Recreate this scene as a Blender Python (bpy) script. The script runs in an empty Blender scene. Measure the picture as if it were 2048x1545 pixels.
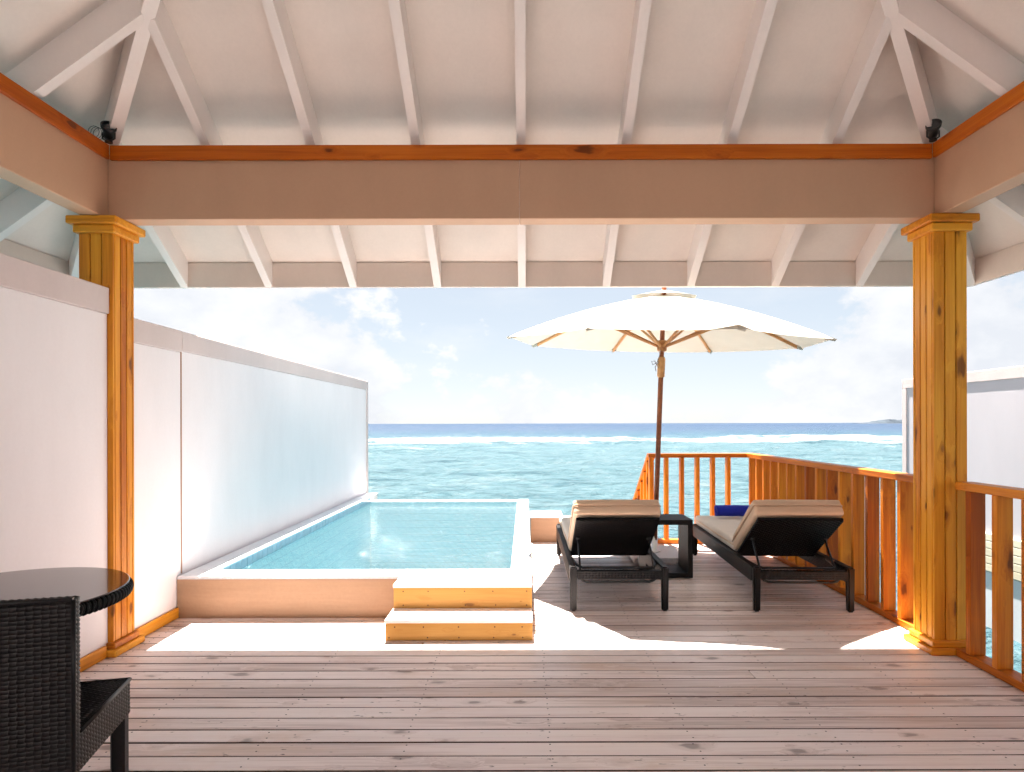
import bpy, bmesh, math, random
import numpy as np
from mathutils import Vector, Matrix, Euler

random.seed(7)
np.random.seed(7)
SC = bpy.context.scene
COL = SC.collection
R = math.radians

# ------------------------------------------------------------------ camera
cam_d = bpy.data.cameras.new('camera')
cam = bpy.data.objects.new('camera', cam_d)
COL.objects.link(cam)
cam.location = (0, 0, 1.33)
cam.rotation_euler = (R(90), R(0.13), 0)
cam_d.sensor_width = 36
cam_d.lens = 36 * 1220 / 2048
cam_d.shift_x = -26 / 2048
cam_d.shift_y = 75 / 2048
cam_d.clip_start = 0.05
cam_d.clip_end = 60000
SC.camera = cam

# ------------------------------------------------------------------ sky and sun
SUN_DIR = Vector((0.085, -0.44, -1.0)).normalized()      # the way the light travels
sun_el = math.asin(-SUN_DIR.z)
sun_az = math.atan2(-SUN_DIR.x, -SUN_DIR.y)               # from +Y towards +X
world = bpy.data.worlds.new('World')
SC.world = world
world.use_nodes = True
wn, wl = world.node_tree.nodes, world.node_tree.links
wn.clear()
w_out = wn.new('ShaderNodeOutputWorld')
w_bg = wn.new('ShaderNodeBackground')
w_bg.inputs['Strength'].default_value = 0.05
sky = wn.new('ShaderNodeTexSky')
sky.sky_type = 'NISHITA'
sky.sun_disc = False
sky.sun_elevation = sun_el
sky.sun_rotation = sun_az
sky.air_density = 0.7
sky.dust_density = 0.15
sky.ozone_density = 1.0
w_tc = wn.new('ShaderNodeTexCoord')
w_sep = wn.new('ShaderNodeSeparateXYZ')
wl.new(w_tc.outputs['Generated'], w_sep.inputs[0])


def wmath(op, a, b=None, clamp=False):
    n = wn.new('ShaderNodeMath')
    n.operation = op
    n.use_clamp = clamp
    for i, v in enumerate((a, b)):
        if v is None:
            continue
        if isinstance(v, (int, float)):
            n.inputs[i].default_value = v
        else:
            wl.new(v, n.inputs[i])
    return n.outputs[0]


def wnoise(loc, scale, detail, rough, size):
    m = wn.new('ShaderNodeMapping')
    m.inputs['Location'].default_value = loc
    m.inputs['Scale'].default_value = scale
    m.inputs['Rotation'].default_value = (0, 0, R(-41))
    wl.new(w_tc.outputs['Generated'], m.inputs[0])
    n = wn.new('ShaderNodeTexNoise')
    n.inputs['Scale'].default_value = size
    n.inputs['Detail'].default_value = detail
    n.inputs['Roughness'].default_value = rough
    wl.new(m.outputs[0], n.inputs['Vector'])
    return n.outputs['Fac']


# cumulus: a bumpy bank whose height changes round the horizon, plus thin high cloud
c_bank = wnoise((3.1, 0.4, 0.0), (1, 1, 0.15), 1.5, 0.5, 2.6)
c_puff = wnoise((0.7, 2.3, 1.1), (1, 1, 1.5), 9.0, 0.60, 7.5)
c_thin = wnoise((5.2, 1.3, 0.2), (1, 1, 3.2), 7.0, 0.6, 3.2)
dens = wmath('ADD', wmath('MULTIPLY', c_bank, 1.5), wmath('MULTIPLY', c_puff, 1.15))
dens = wmath('SUBTRACT', dens, wmath('MULTIPLY', w_sep.outputs['Z'], 1.75))
dens = wmath('SUBTRACT', dens, 1.05)
cum = wmath('MULTIPLY', dens, 11.0, True)
thin = wmath('MULTIPLY', wmath('SUBTRACT', c_thin, 0.44), 2.2, True)
thin = wmath('MULTIPLY', thin, 0.7)
cl = wmath('MAXIMUM', wmath('MULTIPLY', cum, 0.92), thin)
w_mix = wn.new('ShaderNodeMix')
w_mix.data_type = 'RGBA'
wl.new(cl, w_mix.inputs['Factor'])
w_gm = wn.new('ShaderNodeGamma')         # evens the sky out between zenith and horizon
w_gm.inputs['Gamma'].default_value = 0.30
wl.new(sky.outputs[0], w_gm.inputs['Color'])
w_sc = wn.new('ShaderNodeVectorMath')
w_sc.operation = 'SCALE'
w_sc.inputs['Scale'].default_value = 1.46
wl.new(w_gm.outputs[0], w_sc.inputs[0])
wl.new(w_sc.outputs[0], w_mix.inputs['A'])
w_cc = wn.new('ShaderNodeMix')          # cloud colour: shaded base to sunlit top
w_cc.data_type = 'RGBA'
w_cc.inputs['A'].default_value = (2.25, 2.33, 2.5, 1)
w_cc.inputs['B'].default_value = (2.85, 2.86, 2.88, 1)
wl.new(wmath('MULTIPLY', wmath('SUBTRACT', c_puff, 0.36), 3.4, True), w_cc.inputs['Factor'])
wl.new(w_cc.outputs['Result'], w_mix.inputs['B'])
wl.new(w_mix.outputs['Result'], w_bg.inputs['Color'])
wl.new(w_bg.outputs[0], w_out.inputs[0])

sun_d = bpy.data.lights.new('sun', 'SUN')
sun_d.energy = 5.0
sun_d.angle = R(0.5)
sun_d.color = (1.0, 0.935, 0.855)
sun = bpy.data.objects.new('sun', sun_d)
COL.objects.link(sun)
sun.rotation_euler = SUN_DIR.to_track_quat('-Z', 'Y').to_euler()
sun.location = (-1, 6, 12)

SC.view_settings.view_transform = 'Standard'
SC.view_settings.look = 'None'
SC.view_settings.gamma = 1
SC.view_settings.exposure = 2.92
SC.view_settings.use_curve_mapping = False
SC.render.engine = 'CYCLES'
cy = SC.cycles
cy.use_denoising = True
cy.use_adaptive_sampling = True
cy.adaptive_threshold = 0.03
cy.max_bounces = 12
cy.diffuse_bounces = 5
cy.glossy_bounces = 4
cy.transmission_bounces = 6
cy.transparent_max_bounces = 16
cy.caustics_reflective = False
cy.caustics_refractive = False
cy.sample_clamp_indirect = 8


# ------------------------------------------------------------------ materials
class NT:
    """small helper round a material's node tree"""
    def __init__(self, name):
        self.m = bpy.data.materials.new(name)
        self.m.use_nodes = True
        self.t = self.m.node_tree
        self.b = self.t.nodes['Principled BSDF']
        self.out = self.t.nodes['Material Output']

    def n(self, kind, **kw):
        nd = self.t.nodes.new(kind)
        for k, v in kw.items():
            setattr(nd, k, v)
        return nd

    def link(self, a, b):
        self.t.links.new(a, b)

    def put(self, sock, v):
        if isinstance(v, (int, float)):
            sock.default_value = v
        elif isinstance(v, (tuple, list)):
            sock.default_value = tuple(v) + ((1,) if len(v) == 3 and sock.type == 'RGBA' else ())
        else:
            self.link(v, sock)

    def math(self, op, a, b=None, clamp=False):
        nd = self.n('ShaderNodeMath', operation=op, use_clamp=clamp)
        self.put(nd.inputs[0], a)
        if b is not None:
            self.put(nd.inputs[1], b)
        return nd.outputs[0]

    def mix(self, f, a, b, mode='MIX'):
        nd = self.n('ShaderNodeMix', data_type='RGBA', blend_type=mode)
        self.put(nd.inputs['Factor'], f)
        self.put(nd.inputs['A'], a)
        self.put(nd.inputs['B'], b)
        return nd.outputs['Result']

    def ramp(self, f, stops):
        nd = self.n('ShaderNodeValToRGB')
        el = nd.color_ramp.elements
        while len(el) > 1:
            el.remove(el[-1])
        el[0].position, el[0].color = stops[0][0], tuple(stops[0][1]) + (1,)
        for p, c in stops[1:]:
            e = el.new(p)
            e.color = tuple(c) + (1,)
        self.put(nd.inputs[0], f)
        return nd.outputs[0]

    def smooth(self, v, lo, hi):
        nd = self.n('ShaderNodeMapRange', interpolation_type='SMOOTHSTEP')
        self.put(nd.inputs['Value'], v)
        nd.inputs['From Min'].default_value = lo
        nd.inputs['From Max'].default_value = hi
        return nd.outputs['Result']

    def noise(self, vec, scale, detail=4, rough=0.55, dist=0.0):
        nd = self.n('ShaderNodeTexNoise')
        self.put(nd.inputs['Vector'], vec)
        nd.inputs['Scale'].default_value = scale
        nd.inputs['Detail'].default_value = detail
        nd.inputs['Roughness'].default_value = rough
        nd.inputs['Distortion'].default_value = dist
        return nd.outputs['Fac']

    def mapping(self, vec, scale=(1, 1, 1), loc=(0, 0, 0), rot=(0, 0, 0)):
        nd = self.n('ShaderNodeMapping')
        self.put(nd.inputs[0], vec)
        nd.inputs['Scale'].default_value = scale
        nd.inputs['Location'].default_value = loc
        nd.inputs['Rotation'].default_value = rot
        return nd.outputs[0]

    def coords(self, rand=True):
        tc = self.n('ShaderNodeTexCoord').outputs['Object']
        if not rand:
            return tc
        oi = self.n('ShaderNodeObjectInfo').outputs['Random']
        cb = self.n('ShaderNodeCombineXYZ')
        self.link(self.math('MULTIPLY', oi, 61.3), cb.inputs[0])
        self.link(self.math('MULTIPLY', oi, 17.7), cb.inputs[1])
        self.link(self.math('MULTIPLY', oi, 29.1), cb.inputs[2])
        ad = self.n('ShaderNodeVectorMath', operation='ADD')
        self.link(tc, ad.inputs[0])
        self.link(cb.outputs[0], ad.inputs[1])
        return ad.outputs[0]

    def world(self):
        return self.n('ShaderNodeNewGeometry').outputs['Position']

    def bump(self, h, strength, dist=0.01):
        nd = self.n('ShaderNodeBump')
        nd.inputs['Strength'].default_value = strength
        nd.inputs['Distance'].default_value = dist
        self.put(nd.inputs['Height'], h)
        self.link(nd.outputs[0], self.b.inputs['Normal'])
        return nd.outputs[0]

    def set(self, color=None, rough=None, spec=None, **kw):
        if color is not None:
            self.put(self.b.inputs['Base Color'], color)
        if rough is not None:
            self.put(self.b.inputs['Roughness'], rough)
        if spec is not None:
            self.b.inputs['Specular IOR Level'].default_value = spec
        for k, v in kw.items():
            self.put(self.b.inputs[k], v)
        return self.m


def wood(name, light, mid, dark, knot, rough=0.5, spec=0.35, knots=1.0, grain=1.0, specks=0.0, stain=None, kscale=(3.6, 9.5, 9.5), kpow=1.7):
    """planed boards: the grain runs along the piece's local X"""
    t = NT(name)
    c = t.coords()
    # knots: sparse cells
    kv = t.mapping(c, kscale)
    vo = t.n('ShaderNodeTexVoronoi', feature='F1')
    t.link(kv, vo.inputs['Vector'])
    vo.inputs['Scale'].default_value = 1.0
    sc_ = t.n('ShaderNodeSeparateColor')
    t.link(vo.outputs['Color'], sc_.inputs[0])
    size = t.math('ADD', t.math('MULTIPLY', t.math('POWER', sc_.outputs[0], kpow), 0.95), 0.10)
    d = t.math('DIVIDE', vo.outputs['Distance'], size)
    d = t.math('MULTIPLY', d, 0.62)
    wig = t.noise(t.mapping(c, (14, 40, 40)), 1.0, 1)
    d = t.math('ADD', d, t.math('MULTIPLY', t.math('SUBTRACT', wig, 0.5), 0.22))
    lens = t.smooth(d, 0.42, 0.05)
    core = t.math('MULTIPLY', t.smooth(d, 0.17, 0.08), knots)
    # grain bends round the knots
    cb = t.n('ShaderNodeCombineXYZ')
    t.link(t.math('MULTIPLY', lens, 0.05), cb.inputs[1])
    t.link(t.math('MULTIPLY', lens, 0.05), cb.inputs[2])
    ad = t.n('ShaderNodeVectorMath', operation='ADD')
    t.link(c, ad.inputs[0])
    t.link(cb.outputs[0], ad.inputs[1])
    g1 = t.noise(t.mapping(ad.outputs[0], (0.9, 26, 26)), 1.0, 3, 0.6, 0.6)
    g2 = t.noise(t.mapping(ad.outputs[0], (3.5, 150, 150)), 1.0, 1, 0.6)
    big = t.noise(t.mapping(c, (0.7, 2.2, 2.2)), 1.0, 1)
    f = t.math('ADD', t.math('MULTIPLY', g1, 0.62 * grain), t.math('MULTIPLY', g2, 0.28 * grain))
    f = t.math('ADD', f, t.math('MULTIPLY', t.math('SUBTRACT', big, 0.5), 0.5))
    f = t.math('ADD', f, 0.45 * (1 - grain))
    rnd = t.n('ShaderNodeObjectInfo').outputs['Random']
    f = t.math('ADD', f, t.math('MULTIPLY', t.math('SUBTRACT', rnd, 0.5), 0.3))
    col = t.ramp(f, [(0.22, dark), (0.45, mid), (0.68, light)])
    if stain:
        s = t.smooth(t.noise(t.mapping(c, (1.3, 2.4, 2.4)), 1.0, 5, 0.65), 0.52, 0.72)
        col = t.mix(t.math('MULTIPLY', s, 0.6), col, stain)
    if specks:
        sp = t.smooth(t.noise(t.mapping(c, (22, 75, 75)), 1.0, 2, 0.5), 0.66, 0.74)
        sp = t.math('MULTIPLY', sp, t.smooth(t.noise(t.mapping(c, (1.1, 5, 5)), 1.0, 2), 0.46, 0.62))
        col = t.mix(t.math('MULTIPLY', sp, specks), col, knot)
    ring = t.math('MULTIPLY', t.smooth(d, 0.34, 0.14), 0.4 * knots)
    col = t.mix(ring, col, dark)
    col = t.mix(t.math('MULTIPLY', core, 0.72), col, knot)
    t.set(col, rough, spec)
    t.bump(g2, 0.2, 0.003)
    return t.m


M = {}
M['deck'] = wood('deck_board_wood', (0.90, 0.82, 0.80), (0.84, 0.74, 0.715), (0.52, 0.415, 0.385), (0.11, 0.075, 0.065),
                 rough=0.38, spec=0.5, knots=0.85, specks=0.95, stain=(0.66, 0.50, 0.40), kscale=(4.6, 9.0, 9.0), kpow=3.0)
M['pine'] = wood('stained_pine', (0.82, 0.375, 0.034), (0.68, 0.245, 0.015), (0.41, 0.105, 0.005), (0.075, 0.018, 0.004),
                 rough=0.42, spec=0.22, knots=1.0, grain=1.0)
M['pine_rail'] = wood('railing_pine', (0.74, 0.275, 0.020), (0.58, 0.165, 0.009), (0.35, 0.075, 0.004), (0.06, 0.014, 0.003),
                      rough=0.42, spec=0.22, knots=1.0, grain=1.0)
M['pine_trim'] = wood('stained_pine_trim', (0.62, 0.165, 0.012), (0.52, 0.115, 0.006), (0.34, 0.06, 0.004), (0.06, 0.014, 0.004),
                      rough=0.42, spec=0.22, knots=1.0, grain=1.0)
M['pine_step'] = wood('pale_pine', (0.50, 0.275, 0.075), (0.45, 0.23, 0.055), (0.35, 0.155, 0.03), (0.12, 0.04, 0.01),
                      rough=0.5, spec=0.2, knots=0.9, grain=0.7, kscale=(7, 16, 16), kpow=2.2)
M['teak'] = wood('umbrella_teak', (0.36, 0.13, 0.055), (0.29, 0.095, 0.04), (0.19, 0.055, 0.022), (0.1, 0.03, 0.015),
                 rough=0.4, knots=0.0)
M['teak_light'] = wood('umbrella_light_wood', (0.62, 0.34, 0.14), (0.54, 0.27, 0.10), (0.40, 0.17, 0.06), (0.1, 0.03, 0.015),
                       rough=0.45, knots=0.0)


def paint(name, col, rough=0.55, var=0.03, spec=0.3, streak=(2, 2, 0.7), bump=0.05):
    t = NT(name)
    w = t.world()
    n1 = t.noise(t.mapping(w, streak), 1.3, 4, 0.62)
    n2 = t.noise(w, 55, 1)
    f = t.math('ADD', t.math('MULTIPLY', n1, 0.8), t.math('MULTIPLY', n2, 0.2))
    lo = tuple(max(0, c * (1 - var * 2.2)) for c in col)
    hi = tuple(min(1, c * (1 + var)) for c in col)
    t.set(t.ramp(f, [(0.3, lo), (0.65, hi)]), rough, spec)
    t.bump(n2, bump, 0.006)
    return t.m


M['ceiling'] = paint('ceiling_paint', (0.81, 0.725, 0.665), 0.5, 0.03, spec=0.2)
M['rafter'] = paint('rafter_paint', (0.84, 0.765, 0.73), 0.42, 0.02)
M['fascia'] = paint('eave_board_paint', (0.72, 0.63, 0.565), 0.5, 0.03)
M['beam'] = paint('beam_paint', (0.56, 0.335, 0.215), 0.5, 0.025)
M['wall'] = paint('wall_panel_paint', (0.83, 0.785, 0.80), 0.85, 0.02, spec=0.08)
M['band'] = paint('wall_band_paint', (0.64, 0.55, 0.535), 0.8, 0.03, spec=0.1)
M['plaster'] = paint('pool_wall_plaster', (0.36, 0.22, 0.135), 0.6, 0.06, streak=(1.2, 1.2, 14), bump=0.15)
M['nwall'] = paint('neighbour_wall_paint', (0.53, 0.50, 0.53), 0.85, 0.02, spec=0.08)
M['siding'] = wood('cream_siding', (0.76, 0.69, 0.54), (0.70, 0.62, 0.46), (0.6, 0.51, 0.36), (0.4, 0.3, 0.18), knots=0.2, grain=0.6)
M['concrete'] = paint('pale_concrete', (0.58, 0.59, 0.60), 0.75, 0.06)
M['roofing'] = paint('roof_sheet', (0.22, 0.2, 0.18), 0.8, 0.1)
M['strip'] = paint('joint_strip_brown', (0.42, 0.25, 0.17), 0.6, 0.05)


def plain(name, col, rough=0.5, spec=0.5, metal=0.0, nscale=40, var=0.12):
    t = NT(name)
    n = t.noise(t.coords(), nscale, 4)
    t.set(t.ramp(n, [(0.3, tuple(c * (1 - var) for c in col)), (0.7, tuple(min(1, c * (1 + var)) for c in col))]),
          rough, spec, Metallic=metal)
    t.bump(n, 0.05, 0.003)
    return t.m


M['rattan'] = plain('dark_rattan', (0.0045, 0.0034, 0.004), 0.34, 0.27, nscale=90, var=0.35)
M['rattan_core'] = plain('rattan_backing', (0.004, 0.0035, 0.004), 0.7, 0.15)
M['black_metal'] = plain('black_powder_coat', (0.012, 0.012, 0.014), 0.35, 0.5)
M['steel'] = plain('brushed_steel', (0.55, 0.55, 0.56), 0.35, 0.5, 0.9)
M['granite'] = plain('grey_granite', (0.42, 0.42, 0.45), 0.45, 0.4, nscale=160, var=0.3)
M['grate'] = plain('drain_slot_black', (0.03, 0.03, 0.035), 0.6)
M['lens'] = plain('lamp_glass', (0.05, 0.05, 0.055), 0.08, 0.7)
M['cord'] = plain('cord_grey', (0.32, 0.27, 0.27), 0.8)

t = NT('table_glass')
t.set((0.045, 0.027, 0.028), 0.07, 0.4)
t.b.inputs['Coat Weight'].default_value = 0.3
M['glass'] = t.m


def fabric(name, col, rough=0.9, transl=0.0, scale=500):
    t = NT(name)
    c = t.coords()
    wv = t.n('ShaderNodeTexWave', wave_type='BANDS', bands_direction='X')
    wv.inputs['Scale'].default_value = scale
    t.link(c, wv.inputs['Vector'])
    n = t.noise(c, 7, 5)
    t.set(t.ramp(n, [(0.3, tuple(x * 0.93 for x in col)), (0.7, col)]), rough, 0.15)
    t.b.inputs['Sheen Weight'].default_value = 0.15
    t.bump(t.math('ADD', t.math('MULTIPLY', n, 1.0), t.math('MULTIPLY', wv.outputs['Fac'], 0.1)), 0.25, 0.01)
    if transl:
        tr = t.n('ShaderNodeBsdfTranslucent')
        t.put(tr.inputs['Color'], tuple(col) + (1,))
        mx = t.n('ShaderNodeMixShader')
        mx.inputs[0].default_value = transl
        t.link(t.b.outputs[0], mx.inputs[1])
        t.link(tr.outputs[0], mx.inputs[2])
        t.link(mx.outputs[0], t.out.inputs['Surface'])
    return t.m


M['cushion'] = fabric('cushion_canvas', (0.66, 0.48, 0.34))
M['seat_cushion'] = fabric('seat_canvas', (0.70, 0.62, 0.54))
M['canopy'] = fabric('canopy_canvas', (0.50, 0.48, 0.42), transl=0.07)
M['towel'] = fabric('blue_terry', (0.018, 0.03, 0.40), rough=1.0, scale=300)

# pool mosaic: small tiles with grout as fine relief, seen only under water
t = NT('pool_mosaic')
w = t.world()
br = t.n('ShaderNodeTexBrick', offset=0.0)
mp = t.n('ShaderNodeVectorMath', operation='ADD')
sepw = t.n('ShaderNodeSeparateXYZ')
t.link(w, sepw.inputs[0])
cmb = t.n('ShaderNodeCombineXYZ')
t.link(t.math('ADD', sepw.outputs[0], sepw.outputs[2]), cmb.inputs[0])
t.link(t.math('ADD', sepw.outputs[1], t.math('MULTIPLY', sepw.outputs[2], 1.0)), cmb.inputs[1])
t.link(cmb.outputs[0], br.inputs['Vector'])
br.inputs['Color1'].default_value = (0.17, 0.30, 0.35, 1)
br.inputs['Color2'].default_value = (0.21, 0.345, 0.39, 1)
br.inputs['Mortar'].default_value = (0.085, 0.17, 0.22, 1)
br.inputs['Scale'].default_value = 1
br.inputs['Mortar Size'].default_value = 0.005
br.inputs['Brick Width'].default_value = 0.1
br.inputs['Row Height'].default_value = 0.1
t.set(br.outputs['Color'], 0.35, 0.4)
M['mosaic'] = t.m

M['tile'] = plain('pale_blue_tile', (0.34, 0.50, 0.60), 0.25, 0.5, nscale=9, var=0.1)
M['tile_white'] = plain('white_coping_tile', (0.80, 0.81, 0.83), 0.35, 0.4, nscale=9, var=0.04)
M['grout_dark'] = plain('blue_grey_grout', (0.07, 0.12, 0.17), 0.8, 0.2)
M['grout'] = plain('tile_grout', (0.55, 0.57, 0.60), 0.8, 0.2)

# pool water: clear tinted surface with ripples
t = NT('pool_water')
w = t.world()
warp = t.noise(w, 0.9, 2)
r1 = t.noise(t.mapping(w, (1.0, 2.2, 1)), 4.2, 4, 0.55, 0.8)
r2 = t.noise(t.mapping(w, (1.0, 2.6, 1), rot=(0, 0, 0.35)), 13, 3, 0.5, 0.3)
h = t.math('ADD', t.math('MULTIPLY', r1, 1.0), t.math('MULTIPLY', r2, 0.35))
bn = t.bump(h, 1.0, 0.045)
tr = t.n('ShaderNodeBsdfTransparent')
tr.inputs['Color'].default_value = (0.72, 0.92, 0.965, 1)
gl = t.n('ShaderNodeBsdfGlossy')
gl.inputs['Roughness'].default_value = 0.04
t.link(bn, gl.inputs['Normal'])
fr = t.n('ShaderNodeFresnel')
fr.inputs['IOR'].default_value = 1.33
t.link(bn, fr.inputs['Normal'])
# scattered milky body colour of the water
df = t.n('ShaderNodeBsdfDiffuse')
df.inputs['Color'].default_value = (0.085, 0.20, 0.235, 1)
t.link(bn, df.inputs['Normal'])
m0 = t.n('ShaderNodeMixShader')
m0.inputs[0].default_value = 0.30
t.link(tr.outputs[0], m0.inputs[1])
t.link(df.outputs[0], m0.inputs[2])
m1 = t.n('ShaderNodeMixShader')
t.link(t.math('MULTIPLY', fr.outputs[0], 0.9), m1.inputs[0])
t.link(m0.outputs[0], m1.inputs[1])
t.link(gl.outputs[0], m1.inputs[2])
t.link(m1.outputs[0], t.out.inputs['Surface'])
M['water'] = t.m

# the sea: lagoon, reef line, deep water
t = NT('sea_water')
w = t.world()
sep = t.n('ShaderNodeSeparateXYZ')
t.link(w, sep.inputs[0])
yy = t.math('ADD', sep.outputs[1], t.math('MULTIPLY', t.math('SUBTRACT', t.noise(t.mapping(w, (0.02, 0.02, 0)), 1, 3), 0.5), 40))
lg = t.math('LOGARITHM', t.math('MAXIMUM', yy, 2.0), 10.0)
base = t.ramp(t.math('DIVIDE', lg, 4.0), [
    (0.20, (0.040, 0.086, 0.101)), (0.36, (0.044, 0.091, 0.108)), (0.455, (0.047, 0.096, 0.114)),
    (0.505, (0.030, 0.073, 0.098)), (0.54, (0.012, 0.045, 0.080)), (0.60, (0.006, 0.024, 0.066)), (0.80, (0.005, 0.020, 0.060))])
pt = t.noise(t.mapping(w, (0.22, 0.30, 0)), 1.0, 4, 0.65)
base = t.mix(t.smooth(pt, 0.50, 0.72), base, (0.012, 0.045, 0.062))
base = t.mix(t.math('MULTIPLY', t.smooth(pt, 0.47, 0.30), 0.6), base, (0.085, 0.118, 0.130))  # pale patches paint sparkle into the water colour
ch1 = t.noise(t.mapping(w, (1.9, 1.7, 0)), 1.0, 6, 0.7, 0.4)
base = t.mix(t.math('MULTIPLY', t.smooth(ch1, 0.52, 0.66), 0.45), base, (0.018, 0.052, 0.070))
base = t.mix(t.math('MULTIPLY', t.smooth(ch1, 0.46, 0.34), 0.5), base, (0.10, 0.135, 0.15))
at = t.n('ShaderNodeAttribute', attribute_name='foam')
fn = t.noise(t.mapping(w, (0.30, 0.5, 0.5)), 1.0, 7, 0.72)
fm = t.smooth(t.math('ADD', at.outputs['Fac'], t.math('MULTIPLY', t.math('SUBTRACT', fn, 0.5), 2.1)), 0.42, 0.72)
wc = t.smooth(t.noise(t.mapping(w, (0.14, 0.5, 0.5)), 1.0, 6, 0.7), 0.70, 0.78)      # small whitecaps
fm = t.math('MAXIMUM', fm, t.math('MULTIPLY', wc, 0.8))
col = t.mix(fm, base, (0.30, 0.31, 0.32))
t.set(col, t.math('ADD', t.math('MULTIPLY', fm, 0.5), 0.3), 0.07)
k1 = t.noise(t.mapping(w, (1.2, 1.3, 1)), 1.0, 6, 0.62, 0.5)
k2 = t.noise(t.mapping(w, (2.6, 5.0, 1)), 1.0, 4, 0.55)
t.bump(t.math('ADD', k1, t.math('MULTIPLY', k2, 0.25)), 1.0, 0.6)
M['sea'] = t.m

t = NT('island_hazy_green')
n = t.noise(t.world(), 0.03, 5)
t.set(t.ramp(n, [(0.3, (0.030, 0.040, 0.055)), (0.7, (0.05, 0.065, 0.08))]), 0.9, 0.1)  # blue-grey tint puts distance haze into the tree colour
M['island'] = t.m
M['sand'] = plain('pale_sand', (0.09, 0.09, 0.095), 0.9, 0.1)


# ------------------------------------------------------------------ building helpers
def link_obj(name, mesh, mat=None, parent=None):
    o = bpy.data.objects.new(name, mesh)
    COL.objects.link(o)
    if mat is not None and mesh is not None and not mesh.materials:
        mesh.materials.append(mat)
    if parent is not None:
        o.parent = parent
    return o


def thing(name, label, cat, loc=(0, 0, 0), rotz=0.0, group=None):
    o = bpy.data.objects.new(name, None)
    COL.objects.link(o)
    o.empty_display_size = 0.1
    o.location = loc
    o.rotation_euler = (0, 0, rotz)
    return tag(o, label, cat, group)


def tag(o, label, cat, group=None):
    o['label'] = label
    o['category'] = cat
    if group:
        o['group'] = group
    return o


def origin(parent):
    """translation of a chain of unrotated parents"""
    v = Vector((0, 0, 0))
    while parent is not None:
        v += parent.location
        parent = parent.parent
    return v


_boxes = {}


def box_mesh(dx, dy, dz, bev, mat):
    key = (round(dx, 4), round(dy, 4), round(dz, 4), round(bev, 4), mat.name)
    if key in _boxes:
        return _boxes[key]
    bm = bmesh.new()
    bmesh.ops.create_cube(bm, size=1)
    bmesh.ops.scale(bm, vec=(dx, dy, dz), verts=bm.verts)
    if bev > 0:
        bmesh.ops.bevel(bm, geom=bm.edges[:], offset=min(bev, 0.45 * min(dx, dy, dz)), segments=1, affect='EDGES', profile=0.5)
    me = bpy.data.meshes.new('box')
    bm.to_mesh(me)
    bm.free()
    me.materials.append(mat)
    _boxes[key] = me
    return me


def box(name, parent, mat, x, y, z, axis='X', bev=0.003, local=False):
    """a box between world bounds x=(x0,x1)...; its local X runs along `axis` (the grain)"""
    sx, sy, sz = x[1] - x[0], y[1] - y[0], z[1] - z[0]
    c = Vector(((x[0] + x[1]) / 2, (y[0] + y[1]) / 2, (z[0] + z[1]) / 2))
    if axis == 'X':
        dims, rot = (sx, sy, sz), (0, 0, 0)
    elif axis == 'Y':
        dims, rot = (sy, sx, sz), (0, 0, R(90))
    else:
        dims, rot = (sz, sy, sx), (0, R(-90), 0)
    o = link_obj(name, box_mesh(*dims, bev, mat), None, parent)
    o.rotation_euler = rot
    o.location = c if (local or parent is None) else c - origin(parent)
    return o


def poly(name, parent, mat, verts, faces, smooth=False, local=False):
    off = Vector((0, 0, 0)) if (local or parent is None) else origin(parent)
    me = bpy.data.meshes.new(name)
    me.from_pydata([tuple(Vector(v) - off) for v in verts], [], faces)
    bm = bmesh.new()
    bm.from_mesh(me)
    bmesh.ops.recalc_face_normals(bm, faces=bm.faces)
    bm.to_mesh(me)
    bm.free()
    if smooth:
        for p in me.polygons:
            p.use_smooth = True
    return link_obj(name, me, mat, parent)


def tube_mesh(pts, r, seg=10, cap=True):
    """a tube through points, r a number or a list"""
    pts = [Vector(p) for p in pts]
    rs = r if isinstance(r, (list, tuple)) else [r] * len(pts)
    V, F = [], []
    prev = None
    for i, p in enumerate(pts):
        d = (pts[min(i + 1, len(pts) - 1)] - pts[max(i - 1, 0)]).normalized()
        if prev is None:
            a = d.orthogonal().normalized()
        else:
            a = (prev - d * prev.dot(d)).normalized()
        prev = a
        b = d.cross(a)
        for k in range(seg):
            an = 2 * math.pi * k / seg
            V.append(p + (a * math.cos(an) + b * math.sin(an)) * rs[i])
    for i in range(len(pts) - 1):
        for k in range(seg):
            F.append((i * seg + k, i * seg + (k + 1) % seg, (i + 1) * seg + (k + 1) % seg, (i + 1) * seg + k))
    if cap:
        F.append(tuple(range(seg))[::-1])
        F.append(tuple((len(pts) - 1) * seg + k for k in range(seg)))
    return V, F


def tube(name, parent, mat, pts, r, seg=10, local=True):
    V, F = tube_mesh(pts, r, seg)
    o = poly(name, parent, mat, V, F, smooth=False, local=local)
    for p in o.data.polygons:
        p.use_smooth = len(p.vertices) == 4
    return o


def lathe(name, parent, mat, prof, seg=24, loc=(0, 0, 0)):
    """a turned shape about local Z from (radius, height) pairs"""
    V, F = [], []
    for r, z in prof:
        for k in range(seg):
            a = 2 * math.pi * k / seg
            V.append((r * math.cos(a), r * math.sin(a), z))
    for i in range(len(prof) - 1):
        for k in range(seg):
            F.append((i * seg + k, i * seg + (k + 1) % seg, (i + 1) * seg + (k + 1) % seg, (i + 1) * seg + k))
    F.append(tuple(range(seg))[::-1])
    F.append(tuple((len(prof) - 1) * seg + k for k in range(seg)))
    o = poly(name, parent, mat, V, F, local=True)
    for p in o.data.polygons:
        p.use_smooth = len(p.vertices) == 4
    o.location = loc
    return o


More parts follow.
